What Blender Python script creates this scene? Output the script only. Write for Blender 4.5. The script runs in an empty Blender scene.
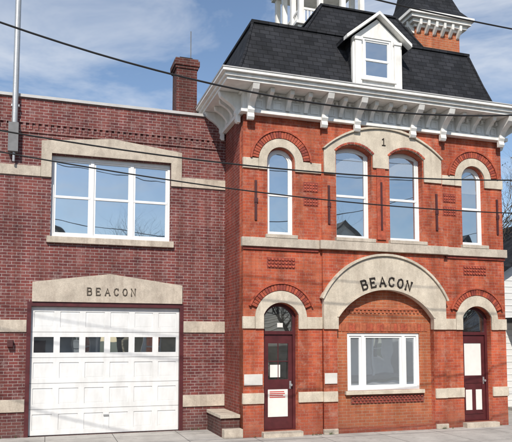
import bpy, bmesh, math, random
from mathutils import Vector, Matrix
random.seed(4)
sc=bpy.context.scene
sc.view_settings.view_transform='Standard'; sc.view_settings.look='None'; sc.view_settings.exposure=0
rad=math.radians
SUN_EL=42; SUN_AZ=-22   # azimuth: degrees right of the facade normal (negative = left), sun stands behind the camera

# ------------------------------------------------------------------ materials
def newmat(name):
    m=bpy.data.materials.new(name); m.use_nodes=True
    nt=m.node_tree; nt.nodes.clear()
    o=nt.nodes.new('ShaderNodeOutputMaterial'); b=nt.nodes.new('ShaderNodeBsdfPrincipled')
    nt.links.new(b.outputs[0],o.inputs[0])
    return m,nt,b,o
def math_node(nt,op,a,b=None,clamp=False):
    n=nt.nodes.new('ShaderNodeMath'); n.operation=op; n.use_clamp=clamp
    for i,v in enumerate((a,b)):
        if v is None: continue
        if isinstance(v,(int,float)): n.inputs[i].default_value=v
        else: nt.links.new(v,n.inputs[i])
    return n.outputs[0]
def mixc(nt,fac,a,b,mode='MIX'):
    n=nt.nodes.new('ShaderNodeMix'); n.data_type='RGBA'; n.blend_type=mode
    for sock,v in ((n.inputs[0],fac),(n.inputs[6],a),(n.inputs[7],b)):
        if isinstance(v,(int,float)): sock.default_value=v
        elif isinstance(v,tuple): sock.default_value=(*v,1) if len(v)==3 else v
        else: nt.links.new(v,sock)
    return n.outputs[2]
def boxuv(nt):
    tc=nt.nodes.new('ShaderNodeTexCoord'); g=nt.nodes.new('ShaderNodeNewGeometry')
    s=nt.nodes.new('ShaderNodeSeparateXYZ'); nt.links.new(tc.outputs['Object'],s.inputs[0])
    sn=nt.nodes.new('ShaderNodeSeparateXYZ'); nt.links.new(g.outputs['True Normal'],sn.inputs[0])
    fx=math_node(nt,'GREATER_THAN',math_node(nt,'ABSOLUTE',sn.outputs[0]),0.6)
    fz=math_node(nt,'GREATER_THAN',math_node(nt,'ABSOLUTE',sn.outputs[2]),0.8)
    def mf(f,a,b):
        n=nt.nodes.new('ShaderNodeMix'); nt.links.new(f,n.inputs[0]); nt.links.new(a,n.inputs[2]); nt.links.new(b,n.inputs[3]); return n.outputs[0]
    u=mf(fx,s.outputs[0],s.outputs[1]); v=mf(fz,s.outputs[2],s.outputs[1])
    c=nt.nodes.new('ShaderNodeCombineXYZ'); nt.links.new(u,c.inputs[0]); nt.links.new(v,c.inputs[1])
    return c.outputs[0],tc.outputs['Object'],s.outputs[2]
def ramp(nt,src,p0,p1,c0=(0,0,0),c1=(1,1,1)):
    r=nt.nodes.new('ShaderNodeValToRGB'); r.color_ramp.elements[0].position=p0; r.color_ramp.elements[1].position=p1
    r.color_ramp.elements[0].color=(*c0,1); r.color_ramp.elements[1].color=(*c1,1)
    nt.links.new(src,r.inputs[0]); return r.outputs[0]
def noise(nt,vec,scale,detail=3,rough=.55,stretch=None):
    n=nt.nodes.new('ShaderNodeTexNoise'); n.inputs['Scale'].default_value=scale; n.inputs['Detail'].default_value=detail; n.inputs['Roughness'].default_value=rough
    if stretch:
        m=nt.nodes.new('ShaderNodeMapping'); m.inputs['Scale'].default_value=stretch; nt.links.new(vec,m.inputs[0]); vec=m.outputs[0]
    nt.links.new(vec,n.inputs['Vector']); return n.outputs['Fac']
def bump(nt,b,h,strength,dist):
    n=nt.nodes.new('ShaderNodeBump'); n.inputs['Strength'].default_value=strength; n.inputs['Distance'].default_value=dist
    nt.links.new(h,n.inputs['Height']); nt.links.new(n.outputs[0],b.inputs['Normal'])

def brick_mat(name,c1,c2,mortar,w=.205,h=.0715,ms=.006,rough=.8,patch=(.55,1.15),alt=None,altamt=.5,bstr=.5,eff=None,effamt=.5,streak=.3,dark=None,darkamt=.75,bias=-.1,grime=.55):
    m,nt,b,o=newmat(name); uv,obj,zc=boxuv(nt)
    wn=nt.nodes.new('ShaderNodeTexNoise'); wn.inputs['Scale'].default_value=6; wn.inputs['Detail'].default_value=1; nt.links.new(uv,wn.inputs['Vector'])
    vm=nt.nodes.new('ShaderNodeVectorMath'); vm.operation='MULTIPLY_ADD'
    nt.links.new(wn.outputs['Color'],vm.inputs[0]); vm.inputs[1].default_value=(.010,.009,0); nt.links.new(uv,vm.inputs[2])
    def bk(ca,cb,mo,bi):
        bt=nt.nodes.new('ShaderNodeTexBrick'); nt.links.new(vm.outputs[0],bt.inputs['Vector'])
        bt.inputs['Scale'].default_value=1; bt.inputs['Brick Width'].default_value=w; bt.inputs['Row Height'].default_value=h
        bt.inputs['Mortar Size'].default_value=ms; bt.inputs['Mortar Smooth'].default_value=.25; bt.inputs['Bias'].default_value=bi
        bt.inputs['Color1'].default_value=(*ca,1); bt.inputs['Color2'].default_value=(*cb,1); bt.inputs['Mortar'].default_value=(*mo,1); return bt
    bt=bk(c1,c2,mortar,bias); col=bt.outputs['Color']
    if dark:
        d=bk((0,0,0),(1,1,1),(0,0,0),-.55); col=mixc(nt,math_node(nt,'MULTIPLY',ramp(nt,d.outputs['Color'],.45,.75),darkamt),col,dark)
    n1=noise(nt,obj,.9,4); p=ramp(nt,n1,.3,.72,(patch[0],)*3,(patch[1],)*3)
    col=mixc(nt,.85,col,p,'MULTIPLY')
    if alt:
        n2=noise(nt,obj,2.3,4,.65); col=mixc(nt,math_node(nt,'MULTIPLY',ramp(nt,n2,.48,.68),altamt),col,alt)
    n3=noise(nt,obj,1.6,4,.62,(2.6,2.6,.2)); col=mixc(nt,streak,col,ramp(nt,n3,.36,.62,(.34,.31,.30),(1.12,1.12,1.12)),'MULTIPLY')
    if eff:
        n4=noise(nt,obj,5,5,.75); col=mixc(nt,math_node(nt,'MULTIPLY',ramp(nt,n4,.52,.70),effamt),col,eff)
    mr=nt.nodes.new('ShaderNodeMapRange'); mr.inputs['From Min'].default_value=.75; mr.inputs['From Max'].default_value=0; nt.links.new(zc,mr.inputs['Value'])
    col=mixc(nt,math_node(nt,'MULTIPLY',math_node(nt,'MULTIPLY',mr.outputs[0],ramp(nt,n3,.25,.6)),grime),col,(.075,.06,.055))
    nf=noise(nt,obj,70,2); col=mixc(nt,.5,col,ramp(nt,nf,.3,.7,(.6,.6,.6),(1.3,1.3,1.3)),'MULTIPLY')
    nt.links.new(col,b.inputs['Base Color']); b.inputs['Roughness'].default_value=rough; b.inputs['Specular IOR Level'].default_value=.25
    hh=math_node(nt,'ADD',math_node(nt,'SUBTRACT',1,bt.outputs['Fac']),math_node(nt,'MULTIPLY',nf,.5))
    bump(nt,b,hh,bstr,.007)
    return m
def plain(name,col,rough=.6,var=.25,scale=6,spec=.5,dirt=None,bstr=.15,metal=0,speck=None):
    m,nt,b,o=newmat(name); tc=nt.nodes.new('ShaderNodeTexCoord'); obj=tc.outputs['Object']
    n1=noise(nt,obj,scale,4,.65); c=mixc(nt,1,col,ramp(nt,n1,.3,.7,(1-var,)*3,(1+var*.4,)*3),'MULTIPLY')
    if dirt:
        n2=noise(nt,obj,2.2,5,.68,(2.2,2.2,.5)); c=mixc(nt,math_node(nt,'MULTIPLY',ramp(nt,n2,.44,.7),dirt[3]),c,dirt[:3])
    if speck:
        n3=noise(nt,obj,38,3,.6); c=mixc(nt,speck,c,ramp(nt,n3,.32,.66,(.55,.53,.5),(1.2,1.2,1.2)),'MULTIPLY')
    nt.links.new(c,b.inputs['Base Color']); b.inputs['Roughness'].default_value=rough; b.inputs['Specular IOR Level'].default_value=spec; b.inputs['Metallic'].default_value=metal
    nf=noise(nt,obj,scale*9,3); bump(nt,b,nf,bstr,.01)
    return m
M={}
M['brickR']=brick_mat('red_painted_brick',(.50,.105,.046),(.36,.064,.034),(.46,.20,.14),patch=(.66,1.15),alt=(.53,.16,.08),altamt=.6,rough=.75,bstr=.75,eff=(.48,.27,.20),effamt=.55,streak=.55,dark=(.24,.045,.03),darkamt=.45)
M['brickL']=brick_mat('old_brick',(.205,.055,.048),(.12,.034,.037),(.38,.30,.28),ms=.0075,patch=(.6,1.18),alt=(.24,.09,.075),altamt=.5,rough=.85,bstr=.8,eff=(.33,.235,.22),effamt=.5,dark=(.055,.026,.030),streak=.5)
M['brickO']=brick_mat('orange_brick',(.47,.15,.065),(.37,.10,.045),(.45,.29,.2),patch=(.75,1.1),rough=.8,bstr=.6,alt=(.42,.11,.055),streak=.45)
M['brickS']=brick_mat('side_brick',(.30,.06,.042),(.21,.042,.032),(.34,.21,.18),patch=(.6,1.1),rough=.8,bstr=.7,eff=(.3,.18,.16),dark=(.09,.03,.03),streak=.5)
M['brickC']=brick_mat('chimney_brick',(.15,.045,.038),(.09,.032,.028),(.24,.19,.17),patch=(.5,1.1),rough=.9,streak=.6,bstr=.8)
M['vous']=plain('arch_brick',(.43,.088,.043),.75,.45,9,bstr=.4,speck=.5)
M['vousD']=plain('dark_arch_brick',(.28,.052,.034),.75,.45,9,bstr=.4,speck=.5)
M['vousO']=plain('orange_arch_brick',(.44,.12,.055),.75,.35,9,bstr=.4,speck=.5)
M['joint']=plain('mortar',(.2,.07,.05),.9,.3)
M['stone']=plain('sandstone',(.60,.53,.43),.9,.22,3.5,dirt=(.33,.27,.21,.5),bstr=.35,speck=.25,spec=.2)
M['stoneG']=plain('grey_sandstone',(.53,.465,.385),.9,.24,3.5,dirt=(.27,.22,.18,.58),bstr=.35,speck=.28,spec=.2)
M['white']=plain('white_paint',(.80,.785,.75),.55,.14,4,dirt=(.46,.42,.36,.42),bstr=.12)
M['vinyl']=plain('white_vinyl',(.80,.80,.79),.35,.06,3,bstr=.03,dirt=(.5,.49,.46,.2))
M['gdoor']=plain('garage_door_paint',(.72,.725,.72),.45,.1,2,dirt=(.45,.44,.42,.35),bstr=.05)
M['maroon']=plain('maroon_paint',(.085,.016,.019),.45,.35,5,bstr=.08)
M['dark']=plain('dark_interior',(.012,.012,.014),.9,.2)
M['iron']=plain('painted_iron',(.07,.015,.015),.6,.3)
M['letter']=plain('bronze_letters',(.025,.017,.012),.6,.3)
M['letterG']=plain('dark_letters',(.10,.08,.06),.7,.3)
M['coping']=plain('coping_metal',(.45,.44,.43),.5,.15,3)
M['galv']=plain('galvanised_steel',(.42,.43,.44),.45,.15,4,metal=.5)
M['greybox']=plain('grey_paint',(.16,.16,.165),.6,.25,5)
M['wood']=plain('pole_wood',(.12,.09,.065),.9,.4,5)
M['cable']=plain('cable_rubber',(.012,.012,.013),.6,.1)
M['paper']=plain('paper_sheet',(.74,.72,.68),.7,.1,3)
M['redink']=plain('red_ink',(.5,.04,.03),.7,.05)
M['siding']=plain('grey_siding',(.5,.52,.54),.6,.1,3)
M['siding2']=plain('cream_siding',(.55,.47,.33),.6,.1,3)
M['siding3']=plain('white_siding',(.7,.7,.68),.6,.1,3)
M['bark']=plain('bark',(.11,.085,.065),.9,.4,8)
M['stoneboard']=plain('pale_sign_board',(.62,.60,.56),.6,.15,5)
M['weed']=plain('weed_green',(.08,.11,.035),.8,.5,9)
def slate():
    m,nt,b,o=newmat('slate_shingles'); uv,obj,_=boxuv(nt)
    bt=nt.nodes.new('ShaderNodeTexBrick'); nt.links.new(uv,bt.inputs['Vector']); bt.inputs['Scale'].default_value=1
    bt.inputs['Brick Width'].default_value=.26; bt.inputs['Row Height'].default_value=.125; bt.inputs['Mortar Size'].default_value=.008; bt.inputs['Mortar Smooth'].default_value=.3
    bt.inputs['Color1'].default_value=(.024,.025,.029,1); bt.inputs['Color2'].default_value=(.010,.011,.014,1); bt.inputs['Mortar'].default_value=(.004,.004,.005,1)
    n=noise(nt,obj,2,4); c=mixc(nt,.8,bt.outputs['Color'],ramp(nt,n,.3,.7,(.55,.55,.55),(1.4,1.4,1.45)),'MULTIPLY')
    nf=noise(nt,obj,90,2); c=mixc(nt,.7,c,ramp(nt,nf,.3,.7,(.55,.55,.55),(1.4,1.4,1.4)),'MULTIPLY')
    nt.links.new(c,b.inputs['Base Color']); b.inputs['Roughness'].default_value=.8; b.inputs['Specular IOR Level'].default_value=.25
    bump(nt,b,math_node(nt,'SUBTRACT',1,bt.outputs['Fac']),.8,.012); return m
M['slate']=slate()
def glass(name,dark=(.02,.025,.03),fac=.5,wav=.007):
    m,nt,b,o=newmat(name); tc=nt.nodes.new('ShaderNodeTexCoord')
    b.inputs['Base Color'].default_value=(*dark,1); b.inputs['Roughness'].default_value=.3
    g=nt.nodes.new('ShaderNodeBsdfGlossy'); g.inputs['Roughness'].default_value=.012; g.inputs['Color'].default_value=(.90,.96,1,1)
    n=noise(nt,tc.outputs['Object'],1.5,1,.4); bp=nt.nodes.new('ShaderNodeBump'); bp.inputs['Strength'].default_value=.45; bp.inputs['Distance'].default_value=wav
    nt.links.new(n,bp.inputs['Height']); nt.links.new(bp.outputs[0],g.inputs['Normal'])
    # faint dust film
    nd=noise(nt,tc.outputs['Object'],3,4,.7); c=mixc(nt,math_node(nt,'MULTIPLY',ramp(nt,nd,.4,.75),.12),dark,(.4,.4,.38)); nt.links.new(c,b.inputs['Base Color'])
    mx=nt.nodes.new('ShaderNodeMixShader'); mx.inputs[0].default_value=fac
    nt.links.new(b.outputs[0],mx.inputs[1]); nt.links.new(g.outputs[0],mx.inputs[2]); nt.links.new(mx.outputs[0],o.inputs[0]); return m
M['glass']=glass('window_glass',fac=.52)
M['glassB']=glass('blind_behind_glass',(.22,.225,.22),.45)
M['glassL']=glass('blind_glass',(.30,.32,.34),.55)
M['glassD']=glass('dark_glass',(.02,.018,.015),.4)
def concrete(name,col,slab=True):
    m,nt,b,o=newmat(name); tc=nt.nodes.new('ShaderNodeTexCoord'); obj=tc.outputs['Object']
    n=noise(nt,obj,1.2,5,.65); c=mixc(nt,1,col,ramp(nt,n,.3,.7,(.72,.72,.72),(1.1,1.1,1.1)),'MULTIPLY')
    nf=noise(nt,obj,60,2); c=mixc(nt,.6,c,ramp(nt,nf,.3,.7,(.7,.7,.7),(1.2,1.2,1.2)),'MULTIPLY')
    if slab:
        bt=nt.nodes.new('ShaderNodeTexBrick'); nt.links.new(obj,bt.inputs['Vector']); bt.offset=0; bt.inputs['Scale'].default_value=1
        bt.inputs['Brick Width'].default_value=1.5; bt.inputs['Row Height'].default_value=1.5; bt.inputs['Mortar Size'].default_value=.008
        c=mixc(nt,bt.outputs['Fac'],c,(.07,.065,.06))
        n5=noise(nt,obj,3.5,5,.7); c=mixc(nt,math_node(nt,'MULTIPLY',ramp(nt,n5,.54,.68),.5),c,(.15,.14,.125))
    nt.links.new(c,b.inputs['Base Color']); b.inputs['Roughness'].default_value=.9; bump(nt,b,nf,.3,.004); return m
M['conc']=concrete('sidewalk_concrete',(.42,.40,.37)); M['kerb']=concrete('kerb_concrete',(.33,.32,.3),False)
M['asph']=concrete('asphalt',(.05,.05,.052),False); M['grass']=concrete('ground_soil_grass',(.07,.085,.035),False)
M['line']=plain('road_paint',(.6,.45,.06),.7,.3,8)

# ------------------------------------------------------------------ builder
acc={}
def A(part,mat):
    k=(part,mat)
    if k not in acc: acc[k]=bmesh.new()
    return acc[k]
def box(part,mat,x0,x1,y0,y1,z0,z1):
    b=A(part,mat)
    v=[b.verts.new(p) for p in ((x0,y0,z0),(x1,y0,z0),(x1,y1,z0),(x0,y1,z0),(x0,y0,z1),(x1,y0,z1),(x1,y1,z1),(x0,y1,z1))]
    for f in ((0,3,2,1),(4,5,6,7),(0,1,5,4),(1,2,6,5),(2,3,7,6),(3,0,4,7)): b.faces.new([v[i] for i in f])
def frus(part,mat,r0,z0,r1,z1):
    b=A(part,mat); v=[]
    for (x0,x1,y0,y1),z in ((r0,z0),(r1,z1)):
        v+=[b.verts.new(p) for p in ((x0,y0,z),(x1,y0,z),(x1,y1,z),(x0,y1,z))]
    for f in ((0,3,2,1),(4,5,6,7),(0,1,5,4),(1,2,6,5),(2,3,7,6),(3,0,4,7)): b.faces.new([v[i] for i in f])
def polyprism(part,mat,a,b_):
    b=A(part,mat); va=[b.verts.new(p) for p in a]; vb=[b.verts.new(p) for p in b_]; n=len(a)
    b.faces.new(va); b.faces.new(vb[::-1])
    for i in range(n): b.faces.new((va[i],vb[i],vb[(i+1)%n],va[(i+1)%n]))
def plate(part,mat,outline,holes,y0,y1):
    cu=bpy.data.curves.new('c','CURVE'); cu.dimensions='2D'; cu.fill_mode='BOTH'; cu.extrude=(y1-y0)/2
    for pts in [outline]+holes:
        s=cu.splines.new('POLY'); s.points.add(len(pts)-1)
        for p,q in zip(s.points,pts): p.co=(q[0],q[1],0,1)
        s.use_cyclic_u=True
    ob=bpy.data.objects.new('c',cu); sc.collection.objects.link(ob)
    dg=bpy.context.evaluated_depsgraph_get(); me=bpy.data.meshes.new_from_object(ob.evaluated_get(dg))
    ym=(y0+y1)/2
    for v in me.vertices: v.co=(v.co.x,ym-v.co.z,v.co.y)
    A(part,mat).from_mesh(me)
    bpy.data.objects.remove(ob); bpy.data.curves.remove(cu); bpy.data.meshes.remove(me)
def arc(cx,cz,r,a0,a1,n=20):
    return [(cx+r*math.cos(rad(a0+(a1-a0)*i/n)),cz+r*math.sin(rad(a0+(a1-a0)*i/n))) for i in range(n+1)]
def seg(x0,x1,zs,zt,n=18):
    a=(x1-x0)/2; r=zt-zs; R=(a*a+r*r)/(2*r); t=math.degrees(math.asin(min(1,a/R)))
    if r>a: t=180-t
    return arc((x0+x1)/2,zt-R,R,90-t,90+t,n)
def opening(x0,x1,z0,zs,zt): return [(x0,z0),(x1,z0)]+seg(x0,x1,zs,zt)
def rect(x0,x1,z0,z1): return [(x0,z0),(x1,z0),(x1,z1),(x0,z1)]
def voussoirs(part,mat,cx,cz,r0,r1,a0,a1,n,y0,y1,gap=.1,alt=None):
    da=(a1-a0)/n
    for i in range(n):
        s=rad(a0+da*(i+gap/2)); e=rad(a0+da*(i+1-gap/2)); j=random.uniform(-.005,.005)
        P=[(cx+r*math.cos(t),cz+r*math.sin(t)) for r,t in ((r0,s),(r1,s),(r1,e),(r0,e))]
        polyprism(part,(alt if alt and random.random()<.35 else mat),[(x,y0+j,z) for x,z in P],[(x,y1,z) for x,z in P])
def finish(parent_name,loc,bev=('stone','stoneG','white','vinyl','gdoor','vous','vousD','vousO','stoneboard','maroon')):
    e=bpy.data.objects.new(parent_name,None); e.location=loc; sc.collection.objects.link(e); e.empty_display_size=.3
    for (part,mat),b in list(acc.items()):
        bmesh.ops.recalc_face_normals(b,faces=b.faces)
        me=bpy.data.meshes.new(part); b.to_mesh(me); b.free(); me.materials.append(M[mat])
        o=bpy.data.objects.new(part,me); sc.collection.objects.link(o)
        o.parent=e; o.matrix_parent_inverse=Matrix.Translation(-Vector(loc))
        if mat in bev:
            md=o.modifiers.new('Bevel','BEVEL'); md.width=.008 if mat in('stone','stoneG') else .006; md.segments=2; md.limit_method='ANGLE'; md.angle_limit=rad(40)
    acc.clear(); return e
def tube(part,mat,pts,r,n=8):
    b=A(part,mat); rings=[]
    for i,p in enumerate(pts):
        p=Vector(p); d=(Vector(pts[min(i+1,len(pts)-1)])-Vector(pts[max(i-1,0)])).normalized()
        up=Vector((0,0,1)) if abs(d.z)<.9 else Vector((0,1,0))
        s=d.cross(up).normalized(); t=d.cross(s).normalized(); rr=r[i] if isinstance(r,(list,tuple)) else r
        rings.append([b.verts.new(p+s*rr*math.cos(2*math.pi*k/n)+t*rr*math.sin(2*math.pi*k/n)) for k in range(n)])
    for a,c in zip(rings,rings[1:]):
        for k in range(n): b.faces.new((a[k],a[(k+1)%n],c[(k+1)%n],c[k]))
    b.faces.new(rings[0]); b.faces.new(rings[-1][::-1])
GL={'B':[[(0,0),(0,1)],[(0,1),(.42,1),(.58,.9),(.58,.65),(.42,.54),(0,.54)],[(.42,.54),(.64,.42),(.64,.14),(.46,0),(0,0)],[(-.1,0),(.1,0)],[(-.1,1),(.1,1)]],
'E':[[(0,0),(0,1)],[(-.1,1),(.6,1),(.6,.84)],[(0,.52),(.4,.52)],[(.4,.42),(.4,.62)],[(-.1,0),(.62,0),(.62,.18)]],
'A':[[(0,0),(.36,1),(.72,0)],[(.14,.34),(.58,.34)],[(-.1,0),(.12,0)],[(.6,0),(.84,0)]],
'C':[[(.66,.76),(.55,.95),(.34,1),(.12,.88),(0,.5),(.12,.12),(.34,0),(.55,.05),(.68,.25)],[(.66,.72),(.66,1)]],
'O':[[(.36,0),(.12,.12),(0,.5),(.12,.88),(.36,1),(.6,.88),(.72,.5),(.6,.12),(.36,0)]],
'N':[[(0,0),(0,1),(.62,0),(.62,1)],[(-.1,0),(.1,0)],[(-.12,1),(.06,1)],[(.52,1),(.74,1)]]}
def letter(part,mat,ch,x,z,h,y,rot=0,r=.017,wf=1):
    c,s=math.cos(rot),math.sin(rot)
    for st in GL[ch]:
        pts=[]
        for (u,v) in st:
            px=(u-.34)*h*wf; pz=(v)*h
            pts.append((x+px*c-pz*s,y,z+px*s+pz*c))
        tube(part,mat,pts,r,6)

def sash_window(part,x0,x1,z0,zs,zt,y,frame=.055,rail=True,mat='vinyl',gl='glass',railz=None,blind=None):
    def outl(d,zb=None):
        zb=zb or z0+d
        if zt-zs>.02:
            return [(x0+d,zb),(x1-d,zb)]+seg(x0+d,x1-d,zs,zt-d)
        return rect(x0+d,x1-d,zb,zs-d)
    plate(part+'_frame',mat,outl(0),[outl(frame)],y,y+.07)
    plate(part+'_sash',mat,outl(frame),[outl(frame+.04)],y+.022,y+.06)
    plate(part+'_glass',gl,outl(frame+.03),[],y+.04,y+.05)
    if blind: plate(part+'_blind','glassB',outl(frame+.035,blind),[],y+.0365,y+.0395)
    if rail:
        zr=railz or z0+(zt-z0)*.47
        box(part+'_rail',mat,x0+frame+.002,x1-frame-.002,y+.012,y+.066,zr-.03,zr+.03)

# ================================================================== CORNER FIREHOUSE (right)
D=14.0; CB=13.93
xl,xr=4.24,11.45; xa,xb=6.2,9.56
dL=(4.74,5.58); dR=(10.12,10.98)
nwL=(4.83,5.50); nwR=(10.19,10.87)
TOP=7.53
wing_holes=lambda d,n:[opening(d[0],d[1],.12,2.8,3.06),opening(n[0],n[1],4.66,6.4,6.74)]
plate('wall_wing','brickR',rect(xl,xa,0,TOP),wing_holes(dL,nwL),D,D+.3)
plate('wall_wing','brickR',rect(xb,xr,0,TOP),wing_holes(dR,nwR),D,D+.3)
c1=(6.57,7.53); c2=(8.03,8.98)
bigin=[(6.56,.10),(9.22,.10),(9.22,2.73)]+seg(6.54,9.22,2.73,3.43)[1:-1]+[(6.56,2.73)]
plate('wall_centre','brickR',rect(xa+.001,xb-.001,0,TOP),[bigin,opening(c1[0],c1[1],4.66,6.78,6.95),opening(c2[0],c2[1],4.66,6.78,6.95)],CB,D+.3)
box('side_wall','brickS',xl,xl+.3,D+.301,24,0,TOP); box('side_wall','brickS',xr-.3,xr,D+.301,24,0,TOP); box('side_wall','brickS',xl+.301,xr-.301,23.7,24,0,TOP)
wx=(6.90,8.90); wz=(.98,2.37)
plate('bay_infill','brickO',rect(6.5,9.28,.002,3.46),[rect(wx[0],wx[1],wz[0],wz[1])],D+.10,D+.26)
for i in range(26):
    x=6.66+i*.0955
    if x+.085<9.2: box('soldier_course','vousO' if random.random()<.7 else 'vous',x,x+.085,D+.085+random.uniform(-.003,.003),D+.12,2.41,2.60)
for i in range(22):
    x=6.75+i*.11
    if 6.7<x<9.05: box('dentils','vousO',x,x+.055,D+.075,D+.12,2.86,2.93)
box('dentils','vousO',6.68,9.12,D+.07,D+.12,2.935,2.985)
box('lattice_panel','joint',6.98,9.0,D+.085,D+.11,.66,.86)
for r in range(3):
    for i in range(20):
        x=7.0+i*.1+(r%2)*.05
        if x+.06<8.99: box('lattice_panel','vousD',x,x+.062,D+.06,D+.1,.675+r*.06,.715+r*.06)
box('bay_sill','stone',6.82,8.98,D-.0,D+.14,.885,.975)
y=D+.13
plate('bay_window_frame','vinyl',rect(wx[0],wx[1],wz[0],wz[1]),[rect(wx[0]+.07,7.30,wz[0]+.07,wz[1]-.07),rect(7.38,8.42,wz[0]+.07,wz[1]-.07),rect(8.50,wx[1]-.07,wz[0]+.07,wz[1]-.07)],y,y+.09)
for a,b_ in ((wx[0]+.07,7.30),(7.38,8.42),(8.50,wx[1]-.07)):
    plate('bay_window_sash','vinyl',rect(a,b_,wz[0]+.07,wz[1]-.07),[rect(a+.05,b_-.05,wz[0]+.12,wz[1]-.12)],y+.025,y+.08)
    box('bay_window_glass','glassL',a+.03,b_-.03,y+.05,y+.06,wz[0]+.1,wz[1]-.1)
f=CB-.05
outer=arc(7.88,2.38,1.872,26,154,30)
inner=seg(6.58,9.20,2.73,3.42,26)
pl=[(9.56,2.46)]+[(9.56,3.2)]+outer[1:-1]+[(6.2,3.2),(6.2,2.46),(6.58,2.46)]+inner[::-1]+[(9.20,2.46)]
plate('entry_arch','stone',pl,[],f,CB+.1)
plate('entry_arch_moulding','stone',arc(7.88,2.38,1.93,25,155,30)+arc(7.88,2.38,1.875,25,155,30)[::-1],[],f-.05,CB+.05)
plate('entry_arch_moulding','stone',seg(6.54,9.24,2.75,3.48,26)+seg(6.585,9.195,2.75,3.425,26)[::-1],[],f-.02,f-.002)
word='BEACON'
for i,ch in enumerate(word):
    Rr=1.95; ang=90-(i-2.5)*6.9; t=rad(ang); cz=3.47-Rr
    letter('arch_letters','letter',ch,7.88+Rr*math.cos(t),cz+Rr*math.sin(t)+.05,.215,f-.012,rad(ang-90),r=.021,wf=.95)
f2=CB-.04
def wintop(c): return seg(c[0]-.03,c[1]+.03,6.76,6.985,14)
pl=[(9.52,6.2),(9.52,6.80)]+seg(6.24,9.52,6.80,7.44,26)[1:-1]+[(6.24,6.80),(6.24,6.2),(c1[0]-.03,6.2)]+wintop(c1)[::-1]+[(c1[1]+.03,6.45),(c2[0]-.03,6.45)]+wintop(c2)[::-1]+[(c2[1]+.03,6.2)]
plate('twin_arch','stone',pl,[],f2,CB+.08)
plate('twin_arch_moulding','stone',seg(6.20,9.56,6.82,7.50,26)+seg(6.245,9.515,6.82,7.445,26)[::-1],[],f2-.045,CB+.05)
tube('company_number','letter',[(7.86,f2-.01,7.04),(7.86,f2-.01,7.22),(7.82,f2-.01,7.18)],.013,6)
tube('company_number','letter',[(7.81,f2-.01,7.04),(7.91,f2-.01,7.04)],.011,6)
Rw=((.51**2+.225**2)/(2*.225))
for c in (c1,c2):
    voussoirs('twin_arch_brick','vous',(c[0]+c[1])/2,6.985-Rw,Rw+.003,Rw+.055,90-47,90+47,12,f2-.015,CB+.02,alt='vousD')
for (dx,nx,bx0,bx1) in ((dL,nwL,xl,xa),(dR,nwR,xb,xr)):
    cx=(nx[0]+nx[1])/2; g=D-.045
    pl=[(cx+.56,6.2)]+arc(cx,6.4,.56,0,180,24)+[(cx-.56,6.2),(nx[0]-.02,6.2)]+seg(nx[0]-.02,nx[1]+.02,6.4,6.76,18)[::-1]+[(nx[1]+.02,6.2)]
    plate('window_arch','stone',pl,[],g,D+.08)
    plate('mortar_bed','joint',arc(cx,6.4,.73,8,172,24)+arc(cx,6.4,.57,8,172,24)[::-1],[],D-.035,D+.04)
    voussoirs('brick_hood','vous',cx,6.4,.57,.73,6,174,28,g-.012,D-.034,gap=.13,alt='vousD')
    plate('brick_hood_rim','vous',arc(cx,6.4,.775,4,176,28)+arc(cx,6.4,.733,4,176,28)[::-1],[],g-.035,D+.02)
    box('impost_band','stone',bx0-.012 if bx0==xl else bx0+.002,cx-.563,g+.004,D+.05,6.2,6.45)
    box('impost_band','stone',cx+.563,bx1+.012 if bx1==xr else bx1-.002,g+.004,D+.05,6.2,6.45)
    cx=(dx[0]+dx[1])/2
    pl=[(cx+.64,2.46)]+arc(cx,2.70,.64,0,180,24)+[(cx-.64,2.46),(dx[0]-.01,2.46)]+seg(dx[0]-.01,dx[1]+.01,2.79,3.07,16)[::-1]+[(dx[1]+.01,2.46)]
    plate('door_arch','stone',pl,[],g,D+.08)
    plate('mortar_bed','joint',arc(cx,2.70,.80,22,158,24)+arc(cx,2.70,.65,22,158,24)[::-1],[],D-.035,D+.04)
    voussoirs('brick_hood','vous',cx,2.70,.65,.80,22,158,23,g-.012,D-.034,gap=.13,alt='vousD')
    plate('brick_hood_rim','vous',arc(cx,2.70,.845,20,160,28)+arc(cx,2.70,.803,20,160,28)[::-1],[],g-.035,D+.02)
    for a,b_ in ((bx0,cx-.643),(cx+.643,bx1)):
        if b_-a>.02: 
            a2=a-.012 if a==xl else a+.002; b2=b_+.012 if b_==xr else b_-.002
            box('impost_band','stone',a2,b2,g+.004,D+.05,2.46,2.74)
    for a,b_ in ((bx0,dx[0]-.003),(dx[1]+.003,bx1)):
        a2=a-.012 if a==xl else a+.002; b2=b_+.012 if b_==xr else b_-.002
        box('plinth_band','stone',a2,b2,g+.004,D+.05,.75,.99)
    cx=(nx[0]+nx[1])/2
    box('terracotta_panel','vousD',cx-.35,cx+.35,D-.012,D+.02,3.87,4.12)
    for i in range(8):
        for r in range(3):
            px=cx-.30+i*.086; pz=3.915+r*.08
            polyprism('terracotta_panel_relief','vous',[(px,D-.035,pz-.032),(px+.036,D-.035,pz),(px,D-.035,pz+.032),(px-.036,D-.035,pz)],[(px,D-.013,pz-.036),(px+.04,D-.013,pz),(px,D-.013,pz+.036),(px-.04,D-.013,pz)])
for x0 in (5.74,9.62):
    for z0 in (5.40,5.74):
        box('brick_panel','vousD',x0,x0+.38,D-.01,D+.02,z0,z0+.24)
        for i in range(5):
            for r in range(3): box('brick_panel_relief','vous',x0+.02+i*.072,x0+.065+i*.072,D-.025,D-.011,z0+.02+r*.072,z0+.062+r*.072)
for bx,yy in ((4.54,D),(6.37,CB),(9.37,CB),(11.28,D)):
    box('wall_anchor','iron',bx-.028,bx+.028,yy-.03,yy-.002,4.98,5.92)
    box('wall_anchor','iron',bx-.045,bx+.045,yy-.04,yy-.03,5.40,5.50)
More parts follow.
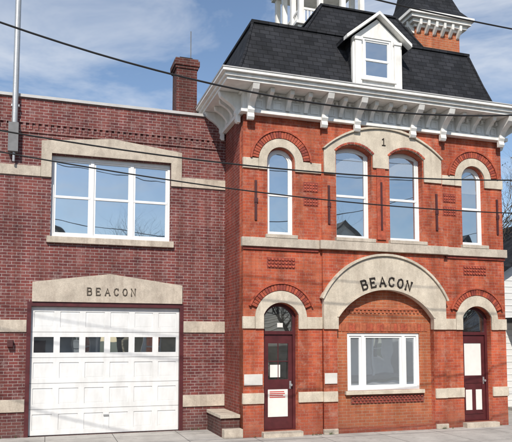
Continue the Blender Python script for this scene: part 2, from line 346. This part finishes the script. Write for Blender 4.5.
box('centre_pier','vous',7.66,7.90,CB-.035,CB-.002,4.66,6.44)
box('centre_pier_slot','iron',7.755,7.805,CB-.05,CB-.036,4.9,6.1)
for a,b_ in ((xa,6.552),(9.228,xb)):
    box('plinth_band','stone',a-.01 if a==xa else a,b_+.01 if b_==xb else b_,CB-.04,CB+.03,.75,.99)
    box('pier_base','stoneG',a-.012 if a==xa else a,b_+.012 if b_==xb else b_,CB-.05,CB+.03,.001,.12)
box('belt_course','stoneG',xl-.05,xa-.09,D-.09,D+.04,4.36,4.57); box('belt_course','stoneG',xb+.09,xr+.05,D-.09,D+.04,4.36,4.57)
box('belt_course','stoneG',xa-.088,xb+.088,CB-.10,CB+.04,4.36,4.57)
box('belt_lower','vousD',xl-.015,xa-.09,D-.04,D+.02,4.29,4.356); box('belt_lower','vousD',xb+.09,xr+.015,D-.04,D+.02,4.29,4.356)
for n_ in (nwL,nwR): box('window_sill','stoneG',n_[0]-.06,n_[1]+.06,D-.10,D+.13,4.573,4.66)
for n_ in (c1,c2): box('window_sill','stoneG',n_[0]-.05,n_[1]+.05,CB-.11,D+.13,4.573,4.66)
box('pale_board','stoneboard',4.26,4.70,D-.03,D-.003,1.17,1.42)
box('pale_board','stoneboard',6.22,6.54,CB-.03,CB-.003,1.17,1.42)
for n_,bl in ((nwL,None),(nwR,6.05)): sash_window('arched_window',n_[0]+.002,n_[1]-.002,4.662,6.4,6.737,D+.12,blind=bl)
for n_,bl in ((c1,6.30),(c2,6.36)): sash_window('segmental_window',n_[0]+.002,n_[1]-.002,4.662,6.775,6.947,D+.12,frame=.06,blind=bl)
def door(part,x0,x1,right):
    yb=D+.16
    plate(part+'_frame','maroon',opening(x0+.002,x1-.002,.125,2.8,3.058),[rect(x0+.07,x1-.07,.135,2.33),[(x0+.07,2.41),(x1-.07,2.41)]+seg(x0+.07,x1-.07,2.76,2.99)],yb,yb+.09)
    box(part+'_transom_glass','glassD',x0+.05,x1-.05,yb+.05,yb+.06,2.39,3.0)
    a,b_=x0+.07,x1-.07; yl=yb+.035
    plate(part+'_leaf','maroon',rect(a+.004,b_-.004,.14,2.325),[rect(a+.1,b_-.1,1.28,2.12)],yl,yl+.045)
    if not right:
        box(part+'_glass','glassD',a+.09,b_-.09,yl+.02,yl+.03,1.27,2.13)
        box(part+'_muntin','maroon',a+.1,b_-.1,yl+.005,yl+.04,1.688,1.712)
        box(part+'_muntin','maroon',(a+b_)/2-.012,(a+b_)/2+.012,yl+.006,yl+.041,1.28,2.12)
        box(part+'_poster','paper',a+.15,a+.40,yl+.008,yl+.016,1.33,1.62)
        box(part+'_notice','paper',a+.09,b_-.12,yl-.012,yl-.003,.42,1.05)
        for i in range(4): box(part+'_notice_print','redink',a+.13,b_-.16-random.random()*.08,yl-.016,yl-.013,.86+i*.042,.875+i*.042+.006)
        box(part+'_sticker','paper',x0+.40,x0+.54,yb+.042,yb+.047,2.50,2.60)
    else:
        box(part+'_window_board','paper',a+.101,b_-.101,yl+.015,yl+.03,1.281,2.119)
        box(part+'_notice','paper',a+.10,a+.30,yl-.012,yl-.003,.40,.92); box(part+'_notice','paper',b_-.30,b_-.12,yl-.012,yl-.003,.40,.92)
        plate(part+'_panel','maroon',rect(a+.08,b_-.08,.3,1.12),[rect(a+.11,b_-.11,.33,1.09)],yl-.014,yl-.001)
    tube(part+'_knob','galv',[(b_-.05,yl-.002,1.15),(b_-.05,yl-.05,1.15),(b_-.05,yl-.075,1.15)],[.012,.014,.03],10)
    box(part+'_lock','galv',b_-.075,b_-.03,yl-.008,yl-.001,1.06,1.24)
    box(part+'_step','stoneG',x0-.06,x1+.06,D-.18,D+.29,-.02,.118)
door('door',dL[0],dL[1],False); door('door_b',dR[0],dR[1],True)
def slab(part,mat,o,z0,z1,fr=0): box(part,mat,xl-o,xr+o,CB-o-fr,24+o,z0,z1)
slab('cornice_architrave','white',.11,7.48,7.57); slab('frieze','white',.05,7.571,7.95)
slab('cornice_bed','white',.11,7.951,8.0); slab('cornice_soffit','white',.58,8.001,8.07); slab('cornice_crown','white',.63,8.071,8.15); slab('cornice_crown','white',.70,8.151,8.22); slab('cornice_crown','coping',.715,8.221,8.245)
fy=CB-.05
prof=[(0,7.30),(.07,7.30),(.11,7.36),(.09,7.45),(.13,7.52),(.12,7.60),(.19,7.68),(.30,7.76),(.40,7.82),(.47,7.88),(.52,7.998),(0,7.998)]
profS=[(0,7.60),(.05,7.60),(.08,7.68),(.16,7.78),(.27,7.85),(.36,7.90),(.38,7.998),(0,7.998)]
def bracket(x,w,pr,part='bracket'):
    polyprism(part,'white',[(x-w/2,fy-d,z) for d,z in pr],[(x+w/2,fy-d,z) for d,z in pr])
def bracket_side(y,w,pr,s=-1):
    x0=xl-.05 if s<0 else xr+.05
    polyprism('bracket_side','white',[(x0+s*d,y-w/2,z) for d,z in pr],[(x0+s*d,y+w/2,z) for d,z in pr])
big=[4.36,6.22,7.10,8.66,9.54,11.33]
for x in big: bracket(x,.16,prof)
small=[4.80,5.29,5.75,7.88,10.0,10.47,10.92]+[6.66,7.49,8.27,9.10]
for x in small: bracket(x,.10,profS)
yy=14.15; i=0
while yy<23.8:
    if i%3==0: bracket_side(yy,.16,prof); bracket_side(yy,.16,prof,1)
    else: bracket_side(yy,.10,profS); bracket_side(yy,.10,profS,1)
    yy+=.48; i+=1
allb=[(b,.1) for b in big]+[(s,.07) for s in small]
for i in range(64):
    x=4.26+i*.113
    if x>11.4: break
    if all(abs(x+.03-b)>w+.03 for b,w in allb): box('dentil_row','white',x,x+.06,fy-.10,fy-.002,7.86,7.949)
ps=sorted(big+small)
for a,b_ in zip(ps,ps[1:]):
    if b_-a>.34: plate('frieze_panel','white',rect(a+.13,b_-.13,7.62,7.82),[rect(a+.16,b_-.16,7.65,7.79)],fy-.018,fy-.001)
RB=(4.02,11.34,13.92,24.1); RT=(4.66,10.94,14.6,23.4)
frus('mansard_roof','slate',RB,8.246,(4.36,11.13,14.24,23.75),9.1)
frus('mansard_roof','slate',(4.36,11.13,14.24,23.75),9.1001,RT,10.06)
box('roof_curb','slate',4.62,10.98,14.56,23.44,10.061,10.13)
frus('centre_roof','slate',(6.10,9.50,14.6,17.0),10.131,(6.70,8.92,15.0,16.9),11.04)
box('centre_roof_cap','slate',6.66,8.96,14.96,16.9,11.041,11.09)
for (p,q) in (((4.02,13.92,8.26),(4.36,14.24,9.1)),((4.36,14.24,9.1),(4.66,14.6,10.08)),((11.34,13.92,8.26),(11.13,14.24,9.1)),((11.13,14.24,9.1),(10.94,14.6,10.08)),((6.10,14.6,10.13),(6.70,15.0,11.06)),((9.50,14.6,10.13),(8.92,15.0,11.06))):
    tube('roof_hip','slate',[p,q],.035,6)
dx0,dx1=7.10,8.50; dy=14.02; cx=7.80
plate('dormer_front','white',[(dx0,8.3),(dx1,8.3),(dx1,9.80),(cx,10.36),(dx0,9.80)],[rect(7.40,8.20,8.78,9.84)],dy,dy+.09)
box('dormer_cheek','slate',dx0+.01,dx0+.08,dy+.091,15.6,8.3,9.80); box('dormer_cheek','slate',dx1-.08,dx1-.01,dy+.091,15.6,8.3,9.80)
for s in (-1,1):
    box('dormer_pilaster','white',cx+s*.555-.09,cx+s*.555+.09,dy-.05,dy-.001,8.35,9.72)
    box('dormer_capital','white',cx+s*.555-.115,cx+s*.555+.115,dy-.075,dy-.001,9.721,9.80)
    e=(cx+s*.92,9.68); a=(cx,10.42); t=.09
    polyprism('dormer_rake','white',[(e[0],dy-.16,e[1]),(a[0]+s*.001,dy-.16,a[1]),(a[0]+s*.001,dy-.16,a[1]+t),(e[0],dy-.16,e[1]+t)],[(e[0],dy+.05,e[1]),(a[0]+s*.001,dy+.05,a[1]),(a[0]+s*.001,dy+.05,a[1]+t),(e[0],dy+.05,e[1]+t)])
    polyprism('dormer_roof','slate',[(e[0],dy+.052,e[1]),(a[0]+s*.001,dy+.052,a[1]),(a[0]+s*.001,dy+.052,a[1]+t+.02),(e[0],dy+.052,e[1]+t+.02)],[(e[0],16.2,e[1]),(a[0]+s*.001,16.2,a[1]),(a[0]+s*.001,16.2,a[1]+t+.02),(e[0],16.2,e[1]+t+.02)])
box('dormer_sill','white',7.30,8.30,dy-.07,dy-.002,8.70,8.775)
sash_window('dormer_window',7.402,8.198,8.782,9.838,9.838,dy+.02,frame=.05)
X0,X1,Y0,Y1=6.87,9.13,17.05,19.3
box('cupola_base','white',X0+.08,X1-.08,Y0+.08,Y1-.08,10.1,11.55)
box('cupola_cornice','white',X0-.1,X1+.1,Y0-.1,Y1+.1,11.551,11.64); box('cupola_cornice','white',X0-.02,X1+.02,Y0-.02,Y1+.02,11.44,11.549)
for px in (X0+.12,(X0*2+X1)/3,(X0+2*X1)/3,X1-.12):
    for py in (Y0+.12,(Y0*2+Y1)/3,(Y0+2*Y1)/3,Y1-.12):
        if px in (X0+.12,X1-.12) or py in (Y0+.12,Y1-.12):
            box('cupola_post','white',px-.075,px+.075,py-.075,py+.075,11.641,13.4)
            box('cupola_post','white',px-.10,px+.10,py-.10,py+.10,11.642,11.76)
for a in (Y0+.12,Y1-.12):
    box('cupola_rail','white',X0+.2,X1-.2,a-.03,a+.03,12.1,12.17)
    for k in range(18): box('cupola_baluster','white',X0+.22+k*.108,X0+.255+k*.108,a-.018,a+.018,11.643,12.099)
for a in (X0+.12,X1-.12):
    box('cupola_rail','white',a-.03,a+.03,Y0+.2,Y1-.2,12.1,12.17)
    for k in range(18): box('cupola_baluster','white',a-.018,a+.018,Y0+.22+k*.108,Y0+.255+k*.108,11.643,12.099)
box('cupola_cornice','white',X0-.05,X1+.05,Y0-.05,Y1+.05,13.401,13.6); box('cupola_cornice','white',X0-.25,X1+.25,Y0-.25,Y1+.25,13.601,13.72)
frus('cupola_roof','slate',(X0-.2,X1+.2,Y0-.2,Y1+.2),13.721,(7.9,8.1,18.1,18.3),15.6)
X0,X1,Y0,Y1=9.93,11.43,15.62,17.12
box('tower_shaft','brickO',X0,X1,Y0,Y1,7.6,11.26)
for o,z0,z1 in ((.06,11.261,11.34),(.16,11.341,11.44),(.25,11.441,11.54),(.32,11.541,11.64)): box('tower_cornice','white',X0-o,X1+o,Y0-o,Y1+o,z0,z1)
for k in range(6):
    x=X0+.08+k*.268; polyprism('tower_bracket','white',[(x-.04,Y0-d,z) for d,z in ((0,11.08),(.05,11.10),(.2,11.27),(.22,11.439),(0,11.439))],[(x+.04,Y0-d,z) for d,z in ((0,11.08),(.05,11.10),(.2,11.27),(.22,11.439),(0,11.439))])
    y=Y0+.08+k*.268; polyprism('tower_bracket','white',[(X0-d,y-.04,z) for d,z in ((0,11.08),(.05,11.10),(.2,11.27),(.22,11.439),(0,11.439))],[(X0-d,y+.04,z) for d,z in ((0,11.08),(.05,11.10),(.2,11.27),(.22,11.439),(0,11.439))])
cxx,cyy=(X0+X1)/2,(Y0+Y1)/2
lv=[(1.0,11.641),(.78,11.95),(.62,12.4),(.46,13.2),(.25,14.4),(.04,15.8)]
for (a,z0),(b_,z1) in zip(lv,lv[1:]): frus('tower_spire','slate',(cxx-a,cxx+a,cyy-a,cyy+a),z0+.0005,(cxx-b_,cxx+b_,cyy-b_,cyy+b_),z1)
finish('brick_firehouse',(7.85,19,0))

# ================================================================== GARAGE BUILDING (left)
L=15.6; gx=(-.40,3.12); GT=2.98
plate('front_wall','brickL',rect(-8,4.234,0,7.88),[rect(gx[0],gx[1],-.01+.012,3.08),rect(0,2.83,4.62,6.58)],L,L+.3)
box('body_wall','brickL',-8,-7.7,L+.301,27,0,7.88); box('body_wall','brickL',-7.7,4.234,26.7,27,0,7.88); box('body_wall','brickL',3.93,4.234,L+.301,26.699,0,7.88)
box('flat_roof','asph',-7.69,3.92,L+.301,26.69,7.4,7.45)
box('coping','coping',-8.05,4.236,L-.05,L+.35,7.881,7.95)
box('corbel_course','brickL',-8.01,4.235,L-.035,L-.001,7.27,7.345); box('corbel_course','brickL',-8.01,4.235,L-.025,L-.001,7.05,7.115)
k=0
while -7.95+k*.14<4.15:
    x=-7.95+k*.14; box('corbel_dentil','brickL',x,x+.07,L-.033,L-.001,7.118,7.268); k+=1
pl=[(-.24,6.02),(-.004,6.02),(-.004,6.60),(2.834,6.60),(2.834,6.02),(3.10,6.02),(3.10,6.88),(1.41,7.07),(-.24,6.88)]
plate('window_head','stoneG',pl,[],L-.05,L+.1)
box('stone_band','stoneG',-8.012,-.243,L-.035,L+.05,6.02,6.26); box('stone_band','stoneG',3.103,4.235,L-.035,L+.05,6.02,6.26)
box('window_sill','stoneG',-.08,2.91,L-.09,L+.14,4.47,4.618)
y=L+.10
cells=[(.06,.90),(.98,1.85),(1.93,2.77)]
plate('triple_window_frame','vinyl',rect(.002,2.828,4.622,6.578),[rect(a,b_,4.70,6.50) for a,b_ in cells],y,y+.09)
for a,b_ in cells:
    plate('triple_window_sash','vinyl',rect(a,b_,4.70,6.50),[rect(a+.045,b_-.045,4.745,6.455)],y+.025,y+.08)
    box('triple_window_rail','vinyl',a+.002,b_-.002,y+.018,y+.085,5.57,5.63)
    box('triple_window_glass','glass',a+.03,b_-.03,y+.05,y+.06,4.73,6.47)
plate('garage_head','stoneG',[(-.36,3.085),(3.14,3.085),(3.14,3.54),(1.39,3.77),(-.36,3.54)],[],L-.055,L+.12)
for i,ch in enumerate(word): letter('head_letters','letterG',ch,.92+i*.205,3.26,.165,L-.062,0,r=.015,wf=.85)
for z0,z1 in ((2.38,2.66),(.57,.85)):
    box('stone_band','stoneG',-8.012,gx[0]-.062,L-.035,L+.05,z0,z1); box('stone_band','stoneG',gx[1]+.062,4.235,L-.035,L+.05,z0,z1)
plate('garage_frame','maroon',[(gx[0]-.06,.0),(gx[0]+.03,.0),(gx[0]+.03,GT),(gx[1]-.03,GT),(gx[1]-.03,0),(gx[1]+.06,0),(gx[1]+.06,3.082),(gx[0]-.06,3.082)],[],L-.02,L+.12)
a,b_=gx[0]+.032,gx[1]-.032; H=(GT-.02)/5; yd=L+.08
Ws=(b_-a)/6
for r in range(5):
    z0=.02+r*H; z1=z0+H-.008
    win=(r==3)
    zz0,zz1=z0+.11,z1-.11
    holes=[rect(a+c*Ws+.07,a+(c+1)*Ws-.07,zz0,zz1) for c in range(6)]
    plate('garage_door_section','gdoor',rect(a,b_,z0,z1),holes,yd,yd+.05)
    for c in range(6):
        p,q=a+c*Ws+.07,a+(c+1)*Ws-.07
        if win:
            box('garage_door_glass','glass',p-.01,q+.01,yd+.03,yd+.04,zz0-.01,zz1+.01)
        else:
            polyprism('garage_door_panel','gdoor',[(p+.035,yd+.012,zz0+.035),(q-.035,yd+.012,zz0+.035),(q-.035,yd+.012,zz1-.035),(p+.035,yd+.012,zz1-.035)],[(p-.002,yd+.018,zz0-.002),(q+.002,yd+.018,zz0-.002),(q+.002,yd+.018,zz1+.002),(p-.002,yd+.018,zz1+.002)])
            box('garage_door_back','gdoor',p-.01,q+.01,yd+.0185,yd+.045,zz0-.01,zz1+.01)
box('garage_door_seal','dark',a,b_,yd+.005,yd+.05,0,.019)
box('garage_door_handle','galv',1.30,1.42,yd-.03,yd-.002,.42,.45)
box('garage_void','dark',a-.02,b_+.02,yd+.06,yd+.1,.0,3.0)
box('chimney','brickC',3.02,3.56,15.95,16.5,7.4,9.25)
for o,z0,z1 in ((.03,9.251,9.32),(.06,9.321,9.46),(.03,9.461,9.52)): box('chimney_cap','brickC',3.02-o,3.56+o,15.95-o,16.5+o,z0,z1)
box('chimney_flue','dark',3.12,3.46,16.05,16.4,9.521,9.6)
tube('antenna','greybox',[(3.42,16.1,9.3),(3.42,16.1,10.35)],.012,6)
tube('service_mast','galv',[(-.84,L-.14,6.9),(-.84,L-.14,11.2)],.066,12)
tube('service_mast','galv',[(-.84,L-.14,6.3),(-.84,L-.14,6.92)],.03,8)
box('mast_box','greybox',-.97,-.75,L-.22,L-.055,6.52,7.20)
box('mast_bracket','galv',-.93,-.75,L-.14,L-.002,7.6,7.65)
box('wall_lamp','iron',-.86,-.74,L-.14,L-.002,2.05,2.2)
finish('brick_garage_building',(-1.9,21,0))

box('cheek','brickC',3.80,4.236,14.25,15.56,0,.42); box('cheek_cap','stoneG',3.77,4.237,14.2,15.56,.421,.50)
box('step','stoneG',3.80,4.236,13.97,14.199,0,.2)
finish('stone_step',(4.0,14.7,0))

b=A('blades','weed')
for (wx0,wx1,wy) in ((-6,-.5,L-.04),(3.2,3.78,L-.04),(4.3,4.65,D-.03),(5.7,6.5,CB-.07),(9.3,10.0,CB-.07),(11.1,11.5,D-.03),(6.7,9.1,D+.06)):
    for _ in range(int((wx1-wx0)*9)):
        x=random.uniform(wx0,wx1)
        if random.random()<.45: continue
        for k in range(9):
            h=random.uniform(.02,.09); a=random.uniform(0,6.28); l=random.uniform(.01,.05); q=random.uniform(-.03,.03)
            vs=[b.verts.new((x+q-.004,wy,0.003)),b.verts.new((x+q+.004,wy,0.003)),b.verts.new((x+q+l*math.cos(a),wy-abs(l*math.sin(a)),h))]; b.faces.new(vs)
finish('pavement_weeds',(4,14,0))

# ================================================================== neighbours & street
def house(name,x0,x1,y0,y1,h,ridge,mat,front=1):
    fyv=y1 if front>0 else y0; s=front
    nb=int(h/.2)
    box('walls',mat,x0,x1,y0,y1,-.15,h)
    for i in range(nb):
        z=.3+i*.2
        if z<h-.1: box('clapboards',mat,x0-.012,x1+.012,y0-.012,y1+.012,z,z+.03)
    xm=(x0+x1)/2
    polyprism('gable',mat,[(x0,y0,h+.001),(x1,y0,h+.001),(xm,y0,ridge)],[(x0,y1,h+.001),(x1,y1,h+.001),(xm,y1,ridge)])
    for q in (-1,1):
        e=xm+q*((x1-x0)/2+.35); ez=h-.35*(ridge-h)/((x1-x0)/2)
        polyprism('roof','slate',[(e,y0-.35,ez+.02),(xm+q*.001,y0-.35,ridge+.02),(xm+q*.001,y0-.35,ridge+.2),(e,y0-.35,ez+.2)],[(e,y1+.35,ez+.02),(xm+q*.001,y1+.35,ridge+.02),(xm+q*.001,y1+.35,ridge+.2),(e,y1+.35,ez+.2)])
    n=3; w=(x1-x0)/n
    for fl in range(2 if h>4.5 else 1):
        for i in range(n):
            cx=x0+w*(i+.5); z=1.0+fl*2.8
            if fl==0 and i==1:
                box('door','maroon',cx-.45,cx+.45,min(fyv,fyv+s*.05),max(fyv,fyv+s*.05),.1,2.2); continue
            ya,yb=sorted((fyv+s*.013,fyv+s*.05)); box('window_frame','vinyl',cx-.5,cx+.5,ya,yb,z-.08,z+1.48)
            ya,yb=sorted((fyv+s*.051,fyv+s*.06)); box('window_glass','glassD',cx-.42,cx+.42,ya,yb,z,z+.68); box('window_glass','glassD',cx-.42,cx+.42,ya,yb,z+.74,z+1.4)
    ya,yb=sorted((fyv+s*.02,fyv+s*1.8)); box('porch_roof','slate',x0+.2,x1-.2,ya,yb,2.75,2.9)
    for i in range(4):
        px=x0+.35+i*(x1-x0-.7)/3; py=fyv+s*1.7; box('porch_post','white',px-.07,px+.07,py-.07,py+.07,-.1,2.749)
    box('porch_floor','kerb',x0+.2,x1-.2,ya,yb,-.14,.1)
    finish(name,((x0+x1)/2,(y0+y1)/2,0),bev=())
hs=[(-22,-15,6.2,9.2,'siding2'),(-13,-6,5.8,9.0,'siding3'),(-4,3,6.2,9.6,'siding'),(5,12,5.9,9.2,'siding2'),(14,21,6.3,9.6,'siding3'),(23,30,6,9.0,'siding'),(32,39,6,9.4,'siding2'),(41,48,6,9.2,'siding3')]
for a,b_,h,r,m_ in hs: house('clapboard_house',a,b_,-17,-8,h,r,m_,1)
house('clapboard_house',13.6,20.5,17.0,26,4.3,6.4,'siding3',-1)
house('clapboard_house',23,30,15,24,5.6,8.4,'siding',-1)

def tree(name,x,y,h,seed,leaf=None,z=-.15,maxlev=4):
    rnd=random.Random(seed); b=bmesh.new(); leaves=[]
    def ring(p,d,r,n):
        up=Vector((0,0,1)) if abs(d.z)<.9 else Vector((1,0,0)); s=d.cross(up).normalized(); t=d.cross(s)
        return [b.verts.new(p+s*r*math.cos(2*math.pi*k/n)+t*r*math.sin(2*math.pi*k/n)) for k in range(n)]
    def br(p,d,l,r,lev):
        n=7 if lev<2 else (4 if lev<4 else 3); prev=ring(p,d,r,n); segs=4 if lev<3 else 3; q=p.copy(); dd=d.copy()
        for i in range(segs):
            dd=(dd+Vector((rnd.uniform(-.18,.18),rnd.uniform(-.18,.18),rnd.uniform(-.05,.14)))).normalized()
            q=q+dd*l/segs; rr=r*(1-.55*(i+1)/segs); cur=ring(q,dd,rr,n)
            for k in range(n): b.faces.new((prev[k],prev[(k+1)%n],cur[(k+1)%n],cur[k]))
            prev=cur
            if lev<maxlev and (i>0 or lev>0):
                for _ in range(2 if lev<4 else 1):
                    ax=Vector((rnd.uniform(-1,1),rnd.uniform(-1,1),rnd.uniform(-.1,.6))).normalized()
                    br(q.copy(),(dd*.55+ax*.75).normalized(),l*rnd.uniform(.5,.72),rr*.62,lev+1)
        if lev>=4: leaves.append(q.copy())
    br(Vector((x,y,z)),Vector((0,0,1)),h*.5,h*.022,0)
    me=bpy.data.meshes.new('limbs'); b.to_mesh(me); b.free(); me.materials.append(M['bark'])
    e=bpy.data.objects.new(name,None); e.location=(x,y,0); sc.collection.objects.link(e)
    o=bpy.data.objects.new('trunk_and_limbs',me); sc.collection.objects.link(o); o.parent=e; o.matrix_parent_inverse=Matrix.Translation(Vector((-x,-y,0)))
    if leaf:
        b=bmesh.new()
        for q in leaves:
            if rnd.random()>leaf: continue
            c=q+Vector((rnd.gauss(0,.1),rnd.gauss(0,.1),rnd.gauss(0,.1))); s=rnd.uniform(.025,.05)
            u=Vector((rnd.uniform(-1,1),rnd.uniform(-1,1),rnd.uniform(-1,1))).normalized(); v=u.orthogonal().normalized()
            b.faces.new([b.verts.new(c+u*s),b.verts.new(c+v*s),b.verts.new(c-u*s),b.verts.new(c-v*s)])
        me=bpy.data.meshes.new('leaves'); b.to_mesh(me); b.free(); me.materials.append(M['leaf'])
        o=bpy.data.objects.new('foliage',me); sc.collection.objects.link(o); o.parent=e; o.matrix_parent_inverse=Matrix.Translation(Vector((-x,-y,0)))
M['leaf']=plain('withered_leaf',(.11,.085,.04),.6,.5,1.5)
tree('bare_tree',16.2,20.5,9.0,3,leaf=.35)
tree('bare_tree',20.5,14.8,7.5,5)
for i,(tx,ty) in enumerate(((-9,-5.5),(4,-5),(13,-5.2),(22,-4),(31,-4.5))): tree('bare_tree',tx,ty,8+i%3,11+i)

def flat(name,mat,x0,x1,y0,y1,z):
    me=bpy.data.meshes.new(name); me.from_pydata([(x0,y0,z),(x1,y0,z),(x1,y1,z),(x0,y1,z)],[],[(0,1,2,3)]); me.materials.append(M[mat])
    o=bpy.data.objects.new(name,me); sc.collection.objects.link(o); return o
flat('ground','grass',-600,600,-600,600,-.154)
flat('road','asph',-600,600,2.6,10.2,-.15)
for nm,y0 in (('road_line',6.3),('road_line',6.5)): flat(nm,'line',-600,600,y0,y0+.1,-.146)
def pave(name,y0,y1,kerb_y):
    box('paving','conc',-120,120,y0,y1,-.2,0); box('kerb','kerb',-120,120,kerb_y,kerb_y+.16,-.2,.004)
    finish(name,(0,(y0+y1)/2,0))
pave('pavement',10.362,28,10.2); pave('pavement',-2.0,2.438,2.44)

px=(-9.0,17.0)
wires=[((-.71,6.48),(2.67,5.96),(7.63,6.12),9.0,.014),((-.67,4.99),(2.67,4.81),(7.59,4.96),9.0,.0115),((-.66,4.70),(2.67,4.43),(7.59,4.38),9.0,.010)]
def quad(p0,p1,p2,x):
    (a,fa),(b_,fb),(c,fc)=p0,p1,p2
    return fa*(x-b_)*(x-c)/((a-b_)*(a-c))+fb*(x-a)*(x-c)/((b_-a)*(b_-c))+fc*(x-a)*(x-b_)/((c-a)*(c-b_))
for p0,p1,p2,yy,r in wires:
    pts=[(px[0]+(px[1]-px[0])*i/60,yy,quad(p0,p1,p2,px[0]+(px[1]-px[0])*i/60)) for i in range(61)]
    tube('line',"cable",pts,r,6)
for zb,r in ((7.74,.013),(8.3,.010)):
    pts=[]
    for i in range(61):
        x=px[0]+(px[1]-px[0])*i/60; pts.append((x,9.0,zb-.02*(x-5)+.008*((x-7.0)**2)))
    tube('line','cable',pts,r,6)
finish('overhead_wires',(4,9,6))
for X in px:
    tube('shaft','wood',[(X,9.25,-.2),(X,9.25,12.4)],[.17,.11],12)
    box('crossarm','wood',X-.06,X+.06,8.1,10.4,11.2,11.32); box('crossarm','wood',X-.06,X+.06,8.3,10.2,9.9,10.0)
    for yy in (8.2,8.7,9.8,10.3): tube('insulator','galv',[(X,yy,11.32),(X,yy,11.4),(X,yy,11.45)],[.03,.045,.02],8)
    finish('utility_pole',(X,9.25,0))

# ------------------------------------------------------------------ world, sun, camera
w=bpy.data.worlds.new('World'); sc.world=w; w.use_nodes=True; nt=w.node_tree; nt.nodes.clear()
out=nt.nodes.new('ShaderNodeOutputWorld'); bg=nt.nodes.new('ShaderNodeBackground'); bg.inputs[1].default_value=.145
sky=nt.nodes.new('ShaderNodeTexSky'); sky.sky_type='NISHITA'; sky.sun_disc=False; sky.sun_elevation=rad(SUN_EL)
az=rad(180-SUN_AZ)
sky.sun_rotation=az; sky.air_density=1.0; sky.dust_density=.5; sky.ozone_density=1.5
tc=nt.nodes.new('ShaderNodeTexCoord')
mp=nt.nodes.new('ShaderNodeMapping'); mp.inputs['Scale'].default_value=(1.2,1.2,3.6); mp.inputs['Rotation'].default_value=(0,rad(22),0); mp.inputs['Location'].default_value=(.35,0,.1); nt.links.new(tc.outputs['Generated'],mp.inputs[0])
nn=nt.nodes.new('ShaderNodeTexNoise'); nn.inputs['Scale'].default_value=2.2; nn.inputs['Detail'].default_value=7; nn.inputs['Roughness'].default_value=.6; nn.inputs['Distortion'].default_value=.5; nt.links.new(mp.outputs[0],nn.inputs['Vector'])
cl=ramp(nt,nn.outputs['Fac'],.48,.76)
cf=math_node(nt,'MULTIPLY',cl,.8)
col=mixc(nt,cf,sky.outputs[0],(6.0,6.2,6.5))
nt.links.new(col,bg.inputs[0]); nt.links.new(bg.outputs[0],out.inputs[0])
sd=bpy.data.lights.new('sun','SUN'); sd.energy=4.9; sd.angle=rad(.5); sd.color=(1,.94,.85)
so=bpy.data.objects.new('sun',sd); sc.collection.objects.link(so)
dirv=Vector((math.sin(az)*math.cos(rad(SUN_EL)),math.cos(az)*math.cos(rad(SUN_EL)),math.sin(rad(SUN_EL))))
so.rotation_euler=dirv.to_track_quat('Z','Y').to_euler(); so.location=(5,-20,30)
cd=bpy.data.cameras.new('camera'); co=bpy.data.objects.new('camera',cd); sc.collection.objects.link(co)
co.location=(0,0,2.2); co.rotation_euler=(rad(94.5),0,rad(-18)); cd.sensor_width=36; cd.lens=45; cd.shift_y=.134; cd.clip_end=2000
sc.camera=co
